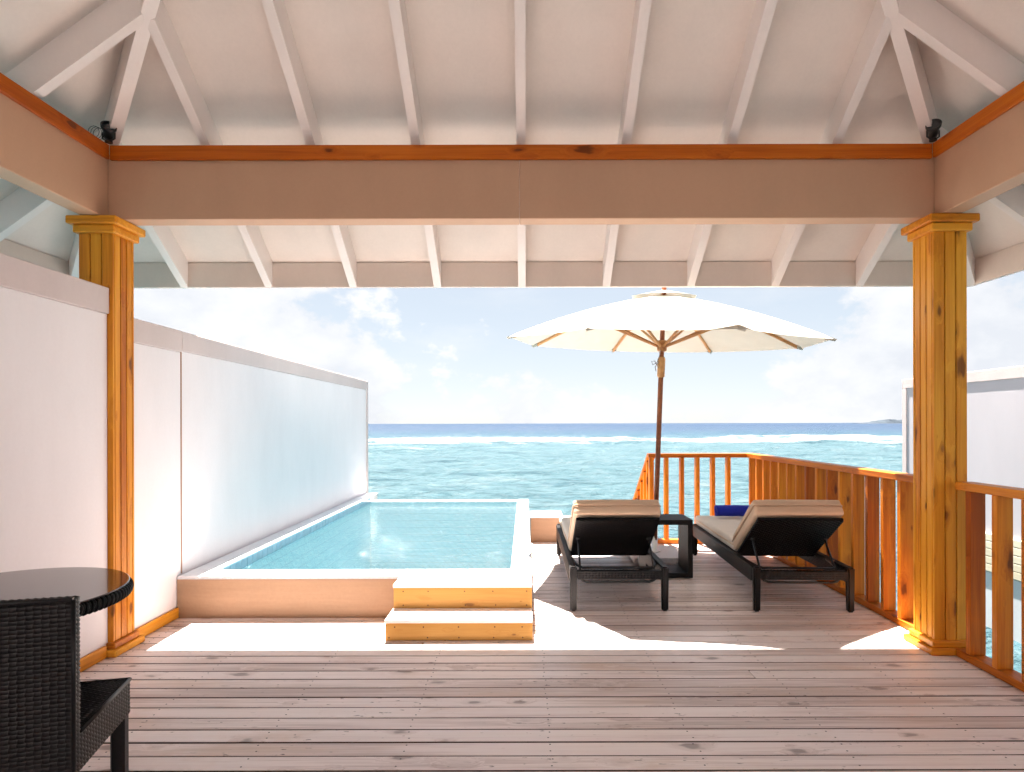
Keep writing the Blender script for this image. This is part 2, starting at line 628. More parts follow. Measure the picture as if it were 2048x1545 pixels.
def weave_panel(V, F, o, u, v, lu, lv, p=0.012, amp=0.0022, asp=1.55):
    """over-and-under strands on a rectangle from corner o along unit vectors u and v"""
    o, u, v = Vector(o), Vector(u).normalized(), Vector(v).normalized()
    n = u.cross(v)
    nu, nv = max(2, round(lu / (p * asp))), max(2, round(lv / p))
    pu, pv = lu / nu, lv / nv
    for (a, b, na, nb, pa, pb, sg) in ((u, v, nu, nv, pu, pv, 1), (v, u, nv, nu, pv, pu, -1)):
        for j in range(nb):
            c = (j + 0.5) * pb
            base = len(V)
            for i in range(2 * na + 1):
                s = i * pa / 2
                h = amp * sg * math.cos(math.pi * (i / 2 - 0.5) + math.pi * j)
                q = o + a * s
                for off, dh in ((-0.43, -0.6), (0, 0.35), (0.43, -0.6)):
                    V.append(q + b * (c + off * pb) + n * (h + dh * amp))
            for i in range(2 * na):
                k = base + 3 * i
                F.append((k, k + 3, k + 4, k + 1))
                F.append((k + 1, k + 4, k + 5, k + 2))


def weave_obj(name, parent, mat, panels, p=0.012, amp=0.0022):
    V, F = [], []
    for pn in panels:
        weave_panel(V, F, *pn, p=p, amp=amp)
    me = bpy.data.meshes.new(name)
    me.from_pydata([tuple(x) for x in V], [], F)
    for q in me.polygons:
        q.use_smooth = True
    o = link_obj(name, me, mat, parent)
    o['kind'] = 'stuff'
    return o


def rounded_box(name, parent, mat, size, loc, rot=(0, 0, 0), r=0.03, puff=0.0, seed=0, nseg=(14, 14)):
    """a soft cushion: rounded edges and a slight swell"""
    bm = bmesh.new()
    bmesh.ops.create_cube(bm, size=1)
    bmesh.ops.scale(bm, vec=size, verts=bm.verts)
    bmesh.ops.bevel(bm, geom=bm.edges[:], offset=r, segments=4, affect='EDGES', profile=0.6)
    bmesh.ops.subdivide_edges(bm, edges=[e for e in bm.edges if e.calc_length() > 0.2], cuts=8, use_grid_fill=True)
    rr = random.Random(seed)
    ph = [rr.uniform(0, 6.28) for _ in range(6)]
    for v in bm.verts:
        x, y = v.co.x / size[0] * 2, v.co.y / size[1] * 2
        s = max(0, 1 - x * x) * max(0, 1 - y * y)
        wob = 0.25 * (math.sin(4 * x + ph[0]) + math.sin(5 * y + ph[1]) + math.sin(3 * x + 4 * y + ph[2]))
        v.co.z += puff * (1 if v.co.z > 0 else 0.2) * (s + 0.25 * wob)
        v.co.x += 0.12 * puff * math.sin(9 * v.co.y + ph[3])
        v.co.y += 0.12 * puff * math.sin(8 * v.co.x + ph[4])
    me = bpy.data.meshes.new(name)
    bm.to_mesh(me)
    bm.free()
    for q in me.polygons:
        q.use_smooth = True
    o = link_obj(name, me, mat, parent)
    o.location = loc
    o.rotation_euler = rot
    return o


def copy_tree(o, parent=None):
    c = o.copy()
    COL.objects.link(c)
    c.parent = parent
    for ch in list(o.children):
        copy_tree(ch, c)
    return c


# ------------------------------------------------------------------ the setting: sea and island
SEA = -1.2


def axis_points(parts):
    out = []
    for a, b, n in parts:
        out += list(np.linspace(a, b, n, endpoint=False))
    return out


xs = axis_points([(-30000, -3000, 6), (-3000, -300, 10), (-300, -45, 24), (-45, 85, 560), (85, 400, 30), (400, 4000, 12), (4000, 30000, 6)]) + [30000]
ys = [-2000, -200, -20, 0, 4]
y = 7.0
while y < 170:
    ys.append(y)
    y *= 1.0105
ys += list(np.geomspace(172, 30000, 60))
xs, ys = np.array(xs), np.array(ys)
X, Y = np.meshgrid(xs, ys)
fade = np.clip((Y - 5) / 4, 0, 1) * np.clip((400 - Y) / 200, 0, 1) * np.clip((90 - np.abs(X - 20)) / 30, 0, 1)
Z = np.zeros_like(X)
for k in range(26):
    lam = 0.9 * 1.16 ** k
    if lam > 14:
        break
    an = np.random.normal(-math.pi / 2, 0.55)
    kx, ky = math.cos(an) * 2 * math.pi / lam, math.sin(an) * 2 * math.pi / lam
    Z += 0.0062 * lam ** 0.62 * np.sin(kx * X + ky * Y + np.random.uniform(0, 6.28) + 0.8 * np.sin(0.13 * X + k))


def wob(x, s):
    r = np.random.RandomState(s)
    return sum(r.uniform(0.5, 1) / (k + 1) * np.sin(x * 0.021 * (k + 1) ** 1.35 + r.uniform(0, 6.28)) for k in range(9))


foam = np.zeros_like(X)


def breaker(x0, x1, yc, amp, width, height, wash, s, dens=1.0):
    """a breaking wave: a ridge with foam on the crest and wash behind it"""
    global Z, foam
    line = yc + amp * wob(X * 1.7, s)
    d = Y - line
    ends = 1 / (1 + np.exp(-(X - x0) / 1.6)) / (1 + np.exp((X - x1) / 1.6))
    br = 0.85 + 0.28 * wob(X * 5, s + 5)
    Z += height * ends * np.exp(-(d / width) ** 2) * np.clip(br, 0.3, 1.3)
    f = np.where(d < 0, np.exp(-(d / (0.45 * width)) ** 2), np.exp(-(d / wash) ** 1.2)) * ends * dens
    foam = np.maximum(foam, f * np.clip(br, 0.6, 1.15))


breaker(-400, 600, 78, 2.5, 2.2, 0.42, 30, 1, 1.45)
breaker(-400, 600, 72, 2.0, 1.6, 0.2, 5, 21, 0.72)
breaker(28, 600, 71, 2.0, 1.6, 0.30, 7, 2, 0.9)
breaker(-25, 17, 92, 3.5, 2.5, 0.45, 9, 3, 0.7)
breaker(32, 600, 104, 4, 2.5, 0.5, 10, 4, 0.85)
breaker(-60, -5.2, 54, 1.2, 1.1, 0.30, 2.4, 6, 0.7)
breaker(6.5, 9.6, 57, 1.0, 0.9, 0.22, 2.0, 7, 0.85)
breaker(11.5, 40, 60, 2.0, 1.0, 0.22, 2.6, 8, 0.72)
breaker(-30, -3, 63, 1.4, 1.0, 0.15, 3.0, 11, 0.62)
Zs = SEA + Z * fade
ny, nx = X.shape
verts = np.stack([X, Y, Zs], -1).reshape(-1, 3)
idx = np.arange(nx * ny).reshape(ny, nx)
quads = np.stack([idx[:-1, :-1], idx[:-1, 1:], idx[1:, 1:], idx[1:, :-1]], -1).reshape(-1, 4)
me = bpy.data.meshes.new('sea')
me.vertices.add(len(verts))
me.vertices.foreach_set('co', verts.astype(np.float32).ravel())
me.loops.add(quads.size)
me.loops.foreach_set('vertex_index', quads.astype(np.int32).ravel())
me.polygons.add(len(quads))
me.polygons.foreach_set('loop_start', np.arange(0, quads.size, 4, dtype=np.int32))
me.polygons.foreach_set('use_smooth', np.ones(len(quads), dtype=bool))
me.update(calc_edges=True)
fa = me.attributes.new('foam', 'FLOAT', 'POINT')
fa.data.foreach_set('value', np.clip(foam, 0, 1).astype(np.float32).ravel())
sea = link_obj('sea', me, M['sea'])
sea['kind'] = 'structure'

# the low island on the horizon: a sand bank and a ragged tree line
V, F = [], []
NI = 160
rr = random.Random(4)
for i in range(NI + 1):
    f = i / NI
    x = 1130 + 420 * f
    hgt = 8.5 * min(1, f * 6) * (0.8 + 0.2 * math.sin(9 * f)) + (rr.random() ** 2) * 5.5 * min(1, f * 6) + 0.8
    for dy, hz in ((0, 0), (10, hgt * 0.55), (26, hgt), (60, hgt * 0.9), (90, 0)):
        V.append((x, 2000 + dy, SEA + 0.2 + hz))
for i in range(NI):
    for k in range(4):
        a = i * 5 + k
        F.append((a, a + 1, a + 6, a + 5))
wood_o = poly('island_trees', None, M['island'], V, F)
wood_o['kind'] = 'stuff'
V, F = [], []
for i in range(41):
    f = i / 40
    x = 1090 + 480 * f
    for dy, hz in ((-8, -0.4), (4, 0.5), (100, 0.5), (120, -0.4)):
        V.append((x, 2000 + dy * (0.3 + 0.7 * min(1, 4 * f)), SEA + hz))
for i in range(40):
    for k in range(3):
        a = i * 4 + k
        F.append((a, a + 1, a + 5, a + 4))
isl = poly('island', None, M['sand'], V, F)
isl['kind'] = 'structure'

# ------------------------------------------------------------------ deck
deck = bpy.data.objects.new('deck', None)
COL.objects.link(deck)
deck['kind'] = 'structure'
PITCH, GAP = 0.105, 0.0105
POOL_Y0, POOL_X1 = 4.19, 0.045
M['gap_shade_nail'] = plain('gap_shade_and_nail_brown', (0.075, 0.04, 0.028), 0.85, 0.1)  # brown puts the shade between boards into their sides; also nail heads
rr = random.Random(21)
y = -2.70
while y < 6.80:
    y0, y1 = y + GAP / 2, y + PITCH - GAP / 2
    xa = -2.395 if y0 < POOL_Y0 - 0.02 else POOL_X1 + 0.004
    xb = 2.56
    cuts = [xa, xb]
    if y0 < POOL_Y0 - 0.02 < POOL_Y0 < y1:          # the row that meets the pool wall
        box('board', deck, M['deck'], (xa, POOL_X1), (y0, POOL_Y0 - 0.003), (-0.045, 0), 'X', 0.0025)
        cuts = [POOL_X1 + 0.004, xb]
    elif xa < -1 and rr.random() < 0.08:
        cuts = [xa, rr.choice((-0.62, -0.07, -0.07, 0.55, 1.2)), xb]
    for a, b in zip(cuts[:-1], cuts[1:]):
        dz = rr.uniform(-0.0012, 0.0012)
        o = box('board', deck, M['deck'], (a + 0.0015, b - 0.0015), (y0, y1), (-0.045 + dz, dz), 'X', 0.0025)
        o.rotation_euler.z = rr.uniform(-0.0004, 0.0004)
    y += PITCH
DECK_END = y
V, F = [], []
q = random.Random(9)
for k in range(int((DECK_END - 1.4) / PITCH)):
    yc_ = -2.70 + PITCH * (round((1.4 + 2.70) / PITCH) + k + 0.5)
    for xj in np.arange(-2.3, 2.6, 0.6):
        if yc_ > POOL_Y0 - 0.05 and xj < 0.1:
            continue
        for dy in (-0.026, 0.026):
            x0_, y0_ = xj + q.uniform(-0.008, 0.008), yc_ + dy + q.uniform(-0.004, 0.004)
            b0 = len(V)
            for a_ in range(6):
                V.append((x0_ + 0.0042 * math.cos(a_ * math.pi / 3), y0_ + 0.0042 * math.sin(a_ * math.pi / 3), 0.0019))
            F.append(tuple(range(b0, b0 + 6)))
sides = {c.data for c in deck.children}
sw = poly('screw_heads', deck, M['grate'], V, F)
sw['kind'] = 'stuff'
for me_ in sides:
    me_.materials.append(M['gap_shade_nail'])
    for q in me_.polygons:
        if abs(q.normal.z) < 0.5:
            q.material_index = 1  # side faces take the painted gap shade
box('gap_shade_sheet', deck, M['grate'], (-2.39, 2.55), (-2.69, POOL_Y0 - 0.01), (-0.062, -0.050), 'X', 0)  # added dark sheet, stands in for shade below the board gaps
box('gap_shade_sheet', deck, M['grate'], (POOL_X1 + 0.01, 2.55), (POOL_Y0 - 0.009, DECK_END), (-0.062, -0.050), 'X', 0)
for x in np.arange(-2.3, 2.6, 0.6):
    box('joist', deck, M['strip'], (x - 0.03, x + 0.03), (-2.69, POOL_Y0 - 0.02 if x < 0.1 else DECK_END - 0.02), (-0.2, -0.0625), 'Y')
box('edge_board', deck, M['pine'], (0.05, 2.56), (DECK_END + 0.002, DECK_END + 0.03), (-0.22, -0.002), 'X')
box('edge_board', deck, M['pine'], (2.562, 2.59), (-2.69, DECK_END + 0.03), (-0.22, -0.002), 'Y')


# ------------------------------------------------------------------ pavilion roof
XC, HW = -0.02, 2.42
YF, YB = 3.60, -1.24
PT, ZB, DEP, OV = 0.72, 2.95, 0.19, 0.86
SP = 0.617


def zraf(off):
    """underside of the rafters; off = distance inwards from the beam line"""
    return ZB + PT * off


roof = thing('pavilion_roof', 'white hipped pavilion roof with exposed painted rafters over the wooden deck', 'roof', (XC, 1.0, 2.3))
RT = HW
ridge_y0, ridge_y1 = YF - HW, YB + HW


def slope_panel(name, base_pts, top_pts, thick=0.05):
    """one ceiling slope: underside plus outer roof sheet"""
    low = [Vector(p) for p in base_pts + top_pts]
    up = [p + Vector((0, 0, thick)) for p in low]
    n = len(low)
    F = [tuple(range(n)), tuple(range(2 * n - 1, n - 1, -1))] + [(i, (i + 1) % n, n + (i + 1) % n, n + i) for i in range(n)]
    return poly(name, roof, M['ceiling'], low + up, F)


OV2 = OV + 0.18
ze = zraf(-OV2) + DEP
zt = zraf(RT) + DEP
fl, fr_ = (XC - HW - OV2, YF + OV2, ze), (XC + HW + OV2, YF + OV2, ze)
bl, br_ = (XC - HW - OV2, YB - OV2, ze), (XC + HW + OV2, YB - OV2, ze)
ra, rb = (XC, ridge_y0 + 0.005, zt), (XC, ridge_y1 - 0.005, zt)
slope_panel('ceiling_slope', [fl, fr_], [ra])
slope_panel('ceiling_slope', [fr_, br_], [rb, ra])
slope_panel('ceiling_slope', [br_, bl], [rb])
slope_panel('ceiling_slope', [bl, fl], [ra, rb])


def rafter(name, a, b, za, zb_, w=0.054, dep=DEP + 0.012, mat=None):
    """a rafter between plan points a and b with its underside at za, zb_"""
    a, b = Vector((a[0], a[1], 0)), Vector((b[0], b[1], 0))
    d = (b - a).normalized()
    n = Vector((-d.y, d.x, 0)) * w / 2
    V = []
    for p, z in ((a, za), (b, zb_)):
        for s in (-1, 1):
            V.append(p + n * s + Vector((0, 0, z)))
            V.append(p + n * s + Vector((0, 0, z + dep)))
    F = [(0, 2, 6, 4), (1, 5, 7, 3), (0, 4, 5, 1), (2, 3, 7, 6), (0, 1, 3, 2), (4, 6, 7, 5)]
    o = poly(name, roof, mat or M['rafter'], V, F)
    return o


for k in range(-4, 5):
    x = XC + k * SP
    off = HW - abs(k) * SP
    off = min(off, RT) - (0.014 if k else 0)
    rafter('rafter', (x, YF + OV), (x, YF - off), zraf(-OV), zraf(off))
for s in (-1, 1):
    for k in range(-4, 5):
        yk = YF - HW + k * SP
        if k <= 0:
            off = RT
            yk = YF - HW + k * SP
            if yk < YB + 0.2:
                continue
        else:
            off = HW - k * SP - 0.014
        rafter('rafter', (XC + s * (HW + OV), yk), (XC + s * (HW - off), yk), zraf(-OV), zraf(off))
    rafter('hip_rafter', (XC + s * (HW + OV), YF + OV), (XC, YF - HW), zraf(-OV) - 0.007, zraf(RT) - 0.007, 0.062)
    rafter('hip_rafter', (XC + s * (HW + OV), YB - OV), (XC, YB + HW), zraf(-OV) - 0.007, zraf(RT) - 0.007, 0.062)
zf0, zf1 = zraf(-OV) - 0.001, zraf(-OV) + DEP - 0.012
ex, ey = HW + OV, YF + OV
box('eave_board', roof, M['fascia'], (XC - ex - 0.03, XC + ex + 0.03), (ey + 0.001, ey + 0.03), (zf0, zf1), 'X', 0.002)
for s in (-1, 1):
    xa = sorted((XC + s * (ex + 0.001), XC + s * (ex + 0.03)))
    box('eave_board', roof, M['fascia'], xa, (YB - OV, ey), (zf0, zf1), 'Y', 0.002)

# beams on the columns
BZ0, BZ1 = 2.523, 2.90
bf = thing('roof_beam', 'long tan beam spanning between the two columns under the rafters', 'beam', (XC, 3.6, BZ0))
box('beam_body', bf, M['beam'], (-2.535, -0.031), (3.55, 3.665), (BZ0, BZ1), 'X', 0.003)
box('beam_body', bf, M['beam'], (-0.0295, 2.495), (3.55, 3.665), (BZ0, BZ1), 'X', 0.004)
box('trim', bf, M['pine_trim'], (-2.40, 2.36), (3.528, 3.5485), (2.861, 2.945), 'X', 0.003)
for s, lab in ((-1, 'tan side beam running back from the column beside the white wall'),
               (1, 'tan side beam running back above the near wooden railing')):
    xi = -2.42 if s < 0 else 2.38
    xo = xi + s * 0.115
    bs = thing('roof_beam', lab, 'beam', ((xi + xo) / 2, 1.0, BZ0))
    box('beam_body', bs, M['beam'], sorted((xi, xo)), (-1.24, 3.5485), (BZ0, BZ1), 'Y', 0.004)
    box('trim', bs, M['pine_trim'], sorted((xi - s * 0.0015, xi - s * 0.0215)), (-1.24, 3.526), (2.861, 2.945), 'Y', 0.003)


def column(x0, x1, label):
    y0, y1 = 3.51, 3.70
    c = thing('wooden_column', label, 'column', ((x0 + x1) / 2, (y0 + y1) / 2, 0))
    q = 0.016
    box('core', c, M['gap_shade_nail'], (x0 + q, x1 - q), (y0 + q, y1 - q), (0.0, 2.44), 'Z')  # dark core paints shade into the gaps between the boards
    n, g = 3, 0.006
    w = (x1 - x0) / n
    for i in range(n):
        a, b = x0 + i * w + g / 2, x0 + (i + 1) * w - g / 2
        if i == 0:
            a = x0
        if i == n - 1:
            b = x1
        box('board', c, M['pine'], (a, b), (y0, y0 + q - 0.001), (0.05, 2.44), 'Z', 0.0022)
        box('board', c, M['pine'], (a, b), (y1 - q + 0.001, y1), (0.05, 2.44), 'Z', 0.0022)
    w = (y1 - y0 - 2 * q) / n
    for i in range(n):
        a, b = y0 + q + i * w + g / 2, y0 + q + (i + 1) * w - g / 2
        box('board', c, M['pine'], (x0 + 0.0005, x0 + q - 0.001), (a, b), (0.05, 2.44), 'Z', 0.0022)
        box('board', c, M['pine'], (x1 - q + 0.001, x1 - 0.0005), (a, b), (0.05, 2.44), 'Z', 0.0022)
    for nm, e, z0, z1 in (('capital', 0.046, 2.476, 2.5215), ('capital', 0.022, 2.43, 2.4755),
                          ('plinth', 0.040, 0.001, 0.040), ('plinth', 0.019, 0.0405, 0.078)):
        box(nm, c, M['pine'], (x0 - e, x1 + e), (y0 - e, y1 + e), (z0, z1), 'X', 0.006)
    return c


column(-2.566, -2.37, 'boarded orange pine column standing against the white privacy wall')
column(2.353, 2.545, 'boarded orange pine column standing between the two railings')


# ------------------------------------------------------------------ privacy walls
WX = -2.40
pw = thing('privacy_wall', 'taller white wall panel behind the round rattan table', 'wall', (WX, 1, 0))
box('panel', pw, M['wall'], (WX - 0.1, WX), (-2.69, 3.508), (-0.02, 1.965), 'Y', 0.004)
box('top_band', pw, M['band'], (WX - 0.112, WX + 0.012), (-2.69, 3.5085), (1.9655, 2.115), 'Y', 0.004)
box('baseboard', pw, M['pine'], (WX + 0.0005, WX + 0.022), (-2.69, 3.468), (0.002, 0.072), 'Y', 0.004)
pw = thing('privacy_wall', 'long white wall running beside the plunge pool out to the sea', 'wall', (WX, 6, 0))
box('panel', pw, M['wall'], (WX - 0.1, WX), (3.702, 4.252), (-0.3, 1.832), 'Y', 0.004)
box('panel', pw, M['wall'], (WX - 0.1, WX - 0.004), (4.262, 9.22), (-0.3, 1.842), 'Y', 0.004)
box('top_band', pw, M['band'], (WX - 0.112, WX + 0.012), (3.7025, 4.254), (1.8325, 1.98), 'Y', 0.004)
box('top_band', pw, M['band'], (WX - 0.112, WX + 0.006), (4.264, 9.32), (1.8425, 1.98), 'Y', 0.004)
box('joint_strip', pw, M['strip'], (WX - 0.09, WX + 0.004), (4.2525, 4.2615), (0.29, 1.97), 'Z', 0.001)
box('end_trim', pw, M['band'], (WX - 0.112, WX + 0.006), (9.2205, 9.32), (-0.3, 1.842), 'Z', 0.004)
box('baseboard', pw, M['pine'], (WX + 0.0005, WX + 0.022), (3.742, 4.188), (0.002, 0.072), 'Y', 0.004)

hw = thing('bounce_wall', 'unseen white wall behind the covered deck, added to bounce sunlight', 'wall', (0, -2.78, 0))  # unseen wall, added to throw sun back under the roof
box('panel', hw, M['wall'], (-2.5, -1.3), (-2.84, -2.70), (-0.02, 3.3), 'Z', 0.004)
box('panel', hw, M['wall'], (1.3, 2.6), (-2.84, -2.70), (-0.02, 3.3), 'Z', 0.004)
box('panel', hw, M['wall'], (-1.298, 1.298), (-2.84, -2.70), (2.2, 3.3), 'X', 0.004)
for i in range(2):
    d_ = box('bounce_infill', hw, M['wall'], (-1.29 + i * 1.295, -0.005 + i * 1.295), (-2.78, -2.765), (0.0, 2.19), 'Z', 0.001)  # unseen white infill, closes the opening for more bounced light

# ------------------------------------------------------------------ plunge pool
CT = 0.285                     # coping top
WATER = 0.207
LX0, LX1 = -2.398, -2.215      # ledge beside the wall
IX1 = -0.105                   # inner face on the deck side
PY1 = 8.42                     # end of the raised coping
PY2 = 8.93
IY0, IY1 = 4.385, 8.76         # the far edge is a weir at water level
WZ = 0.214
pool = thing('plunge_pool', 'raised turquoise plunge pool with white tiled edge beside the white wall', 'pool', (-1.2, 4.2, 0))
box('front_wall', pool, M['plaster'], (-2.394, POOL_X1), (POOL_Y0, IY0 - 0.012), (-0.25, CT - 0.021), 'X', 0.003)
box('side_wall', pool, M['plaster'], (IX1 + 0.012, POOL_X1), (IY0 - 0.011, PY1), (-1.0, CT - 0.021), 'Y', 0.003)
box('side_wall', pool, M['plaster'], (IX1 + 0.012, POOL_X1), (PY1 + 0.001, PY2), (-1.0, WZ - 0.021), 'Y', 0.003)
box('weir_tile', pool, M['tile_white'], (IX1, POOL_X1 - 0.001), (PY1 + 0.001, PY2), (WZ - 0.02, WZ), 'Y', 0.003)
box('far_wall', pool, M['plaster'], (LX1 - 0.012, IX1 + 0.011), (IY1 + 0.012, PY2), (-1.0, WZ - 0.021), 'X', 0.003)
box('ledge_wall', pool, M['tile_white'], (LX0, LX1 - 0.013), (IY0 - 0.011, 9.19), (-1.0, CT - 0.021), 'Y', 0.003)
# lining
box('lining', pool, M['mosaic'], (LX1 - 0.0115, IX1 + 0.0115), (IY0 - 0.011, IY1 + 0.011), (-1.0, -0.85), 'X', 0)
box('lining', pool, M['mosaic'], (LX1 - 0.0115, LX1 - 0.006), (IY0, IY1), (-0.85, CT - 0.022), 'Y', 0)
box('lining', pool, M['mosaic'], (IX1 + 0.002, IX1 + 0.011), (IY0, PY1), (-0.85, CT - 0.022), 'Y', 0)
box('lining', pool, M['mosaic'], (IX1 + 0.002, IX1 + 0.011), (PY1 + 0.001, IY1), (-0.85, WZ - 0.022), 'Y', 0)
box('lining', pool, M['mosaic'], (LX1, IX1), (IY0 - 0.011, IY0 - 0.002), (-0.85, CT - 0.022), 'X', 0)
box('lining', pool, M['mosaic'], (LX1, IX1), (IY1 + 0.002, IY1 + 0.011), (-0.85, WZ - 0.022), 'X', 0)
# coping beds, then tiles
TZ = CT - 0.008


def tiled(x, y, nx_, ny_, mat, g=0.004, top=CT):
    wx, wy = (x[1] - x[0]) / nx_, (y[1] - y[0]) / ny_
    for i in range(nx_):
        for j in range(ny_):
            box('coping_tile', pool, mat, (x[0] + i * wx + g / 2, x[0] + i * wx + wx - g / 2),
                (y[0] + j * wy + g / 2, y[0] + j * wy + wy - g / 2), (top - 0.009, top), 'X', 0.0015)


box('coping_bed', pool, M['grout'], (LX0 + 0.005, POOL_X1 - 0.001), (POOL_Y0 + 0.001, IY0), (CT - 0.0205, TZ), 'X', 0)
box('coping_bed', pool, M['grout'], (IX1, POOL_X1 - 0.001), (IY0 + 0.001, PY1 - 0.001), (CT - 0.0205, TZ), 'Y', 0)
box('coping_bed', pool, M['grout'], (LX1, IX1 - 0.001), (IY1, PY2 - 0.001), (WZ - 0.0205, WZ - 0.008), 'X', 0)
box('coping_bed', pool, M['grout'], (LX0 + 0.005, LX1 - 0.001), (IY0 + 0.001, 9.185), (CT - 0.0205, TZ), 'Y', 0)
tiled((LX0 + 0.005, POOL_X1), (POOL_Y0, IY0), 16, 1, M['tile_white'])
tiled((IX1, POOL_X1), (IY0, PY1), 1, 27, M['tile_white'])
tiled((LX1, IX1), (IY1, PY2), 14, 1, M['tile_white'], top=WZ)
tiled((LX0 + 0.005, LX1), (IY0, 9.185), 1, 32, M['tile_white'])
# waterline tiles on the wall side
n = 46
wy = (IY1 - IY0) / n
for i in range(n):
    box('waterline_tile', pool, M['tile'], (LX1 - 0.0058, LX1 + 0.0015), (IY0 + i * wy + 0.0045, IY0 + (i + 1) * wy - 0.0045),
        (CT - 0.095, CT - 0.010), 'Y', 0.0012)
box('tile_bed', pool, M['grout_dark'], (LX1 - 0.0057, LX1 - 0.003), (IY0, IY1), (CT - 0.1, CT - 0.009), 'Y', 0)
V = [(LX1 - 0.004 + (IX1 + 0.002 - LX1 + 0.004) * i / 24, IY0 - 0.002 + (IY1 - IY0 + 0.004) * j / 40, WATER) for j in range(41) for i in range(25)]
F = [(j * 25 + i, j * 25 + i + 1, (j + 1) * 25 + i + 1, (j + 1) * 25 + i) for j in range(40) for i in range(24)]
wo = poly('water', pool, M['water'], V, F, smooth=True)

# wooden steps up to the pool
st = thing('pool_steps', 'two pale pine steps leading up to the plunge pool edge', 'steps', (-0.4, 3.9, 0))
SX0, SX1 = -0.858, 0.043


def step(y0, y1, z0, z1):
    box('riser', st, M['pine_step'], (SX0, SX1), (y0, y0 + 0.02), (z0, z1 - 0.0205), 'X', 0.002)
    for x in ((SX0, SX0 + 0.02), (SX1 - 0.02, SX1)):
        box('side_board', st, M['pine_step'], x, (y0 + 0.0205, y1), (z0, z1 - 0.0205), 'Y', 0.002)
    w = (y1 - y0 + 0.012) / 2
    for i in range(2):
        box('tread_board', st, M['deck'], (SX0 - 0.004, SX1 + 0.001), (y0 - 0.008 + i * w, y0 - 0.008 + (i + 1) * w - 0.004),
            (z1 - 0.02, z1), 'X', 0.003)


def nails(yf_, z0, z1, seed):
    q = random.Random(seed)
    for i in range(5):
        for zz in (z0 + 0.018, z1 - 0.045):
            x = SX0 + 0.04 + (SX1 - SX0 - 0.08) * (i + q.uniform(-0.12, 0.12)) / 4
            x = min(max(x, SX0 + 0.02), SX1 - 0.02)
            box('nail_head', st, M['gap_shade_nail'], (x - 0.004, x + 0.004), (yf_ - 0.0012, yf_ + 0.002), (zz - 0.004, zz + 0.004), 'X', 0.001)


nails(3.735, 0.002, 0.13, 1)
nails(3.972, 0.13, 0.283, 2)
step(3.735, 3.97, 0.002, 0.13)
step(3.972, 4.186, 0.002, 0.283)

# low block at the end of the deck beside the pool
pb = thing('low_block', 'low peach plastered block with white top between pool and lounger', 'block', (0.23, 7.0, 0))
box('body', pb, M['plaster'], (0.06, 0.42), (6.835, 7.24), (-0.3, 0.27), 'X', 0.004)
box('top_slab', pb, M['tile_white'], (0.056, 0.424), (6.831, 7.244), (0.2705, 0.29), 'X', 0.004)
for i in range(9):
    box('drain_slot', pb, M['grate'], (0.085 + i * 0.022, 0.099 + i * 0.022), (7.06, 7.14), (0.2885, 0.2915), 'Y', 0)

# ------------------------------------------------------------------ railings
RH = 0.995
TH, BW = 0.038, 0.092


def railing_y(label, x0, ya, yb, step_, first=None, toprail=True):
    t_ = thing('wooden_railing', label, 'railing', (x0 + BW / 2, (ya + yb) / 2, 0))
    box('top_rail', t_, M['pine_rail'], (x0 - 0.004, x0 + BW + 0.004), (ya, yb), (RH - 0.045, RH), 'Y', 0.004)
    box('bottom_rail', t_, M['pine_rail'], (x0, x0 + BW), (ya, yb), (0.004, 0.048), 'Y', 0.004)
    y_ = ya + (0.05 if first is None else first)
    while y_ < yb - 0.02:
        box('baluster', t_, M['pine_rail'], (x0 + 0.003, x0 + BW - 0.003), (y_ - TH / 2, y_ + TH / 2), (0.0485, RH - 0.0455), 'Z', 0.0025)
        y_ += step_
    return t_


RX = 2.443
railing_y('long wooden railing beside the right lounger from the column to the corner', RX, 3.745, 6.80, 0.19, 0.06)
railing_y('near wooden railing in front of the column at the deck edge', RX, -1.2, 3.466, 0.19, 0.012)
rb_ = thing('wooden_railing', 'short wooden railing across the deck end behind the parasol pole', 'railing', (1.9, 6.76, 0))
YR = 6.71
box('top_rail', rb_, M['pine_rail'], (1.36, RX - 0.005), (YR - 0.004, YR + BW), (RH - 0.045, RH), 'X', 0.004)
box('bottom_rail', rb_, M['pine_rail'], (1.36, RX - 0.001), (YR, YR + BW - 0.004), (0.004, 0.048), 'X', 0.004)
x = 1.39
while x < RX - 0.05:
    box('baluster', rb_, M['pine_rail'], (x - TH / 2, x + TH / 2), (YR + 0.003, YR + BW - 0.007), (0.0485, RH - 0.0455), 'Z', 0.0025)
    x += 0.171

# stair down to the lagoon with its sloping handrail
sr = thing('stair_railing', 'sloping wooden handrail of the stairs going down to the sea', 'railing', (1.4, 6.9, 0))
SL = -0.68
ya, yb = YR + BW + 0.004, 8.6
xa, xb = 1.362, 1.45


def sloped(name, z_of, h):
    V = []
    for yq in (ya, yb):
        for xq in (xa, xb):
            for zq in (0, h):
                V.append((xq, yq, z_of(yq) + zq))
    F = [(0, 1, 3, 2), (4, 6, 7, 5), (0, 4, 5, 1), (2, 3, 7, 6), (0, 2, 6, 4), (1, 5, 7, 3)]
    poly(name, sr, M['pine_rail'], V, F)


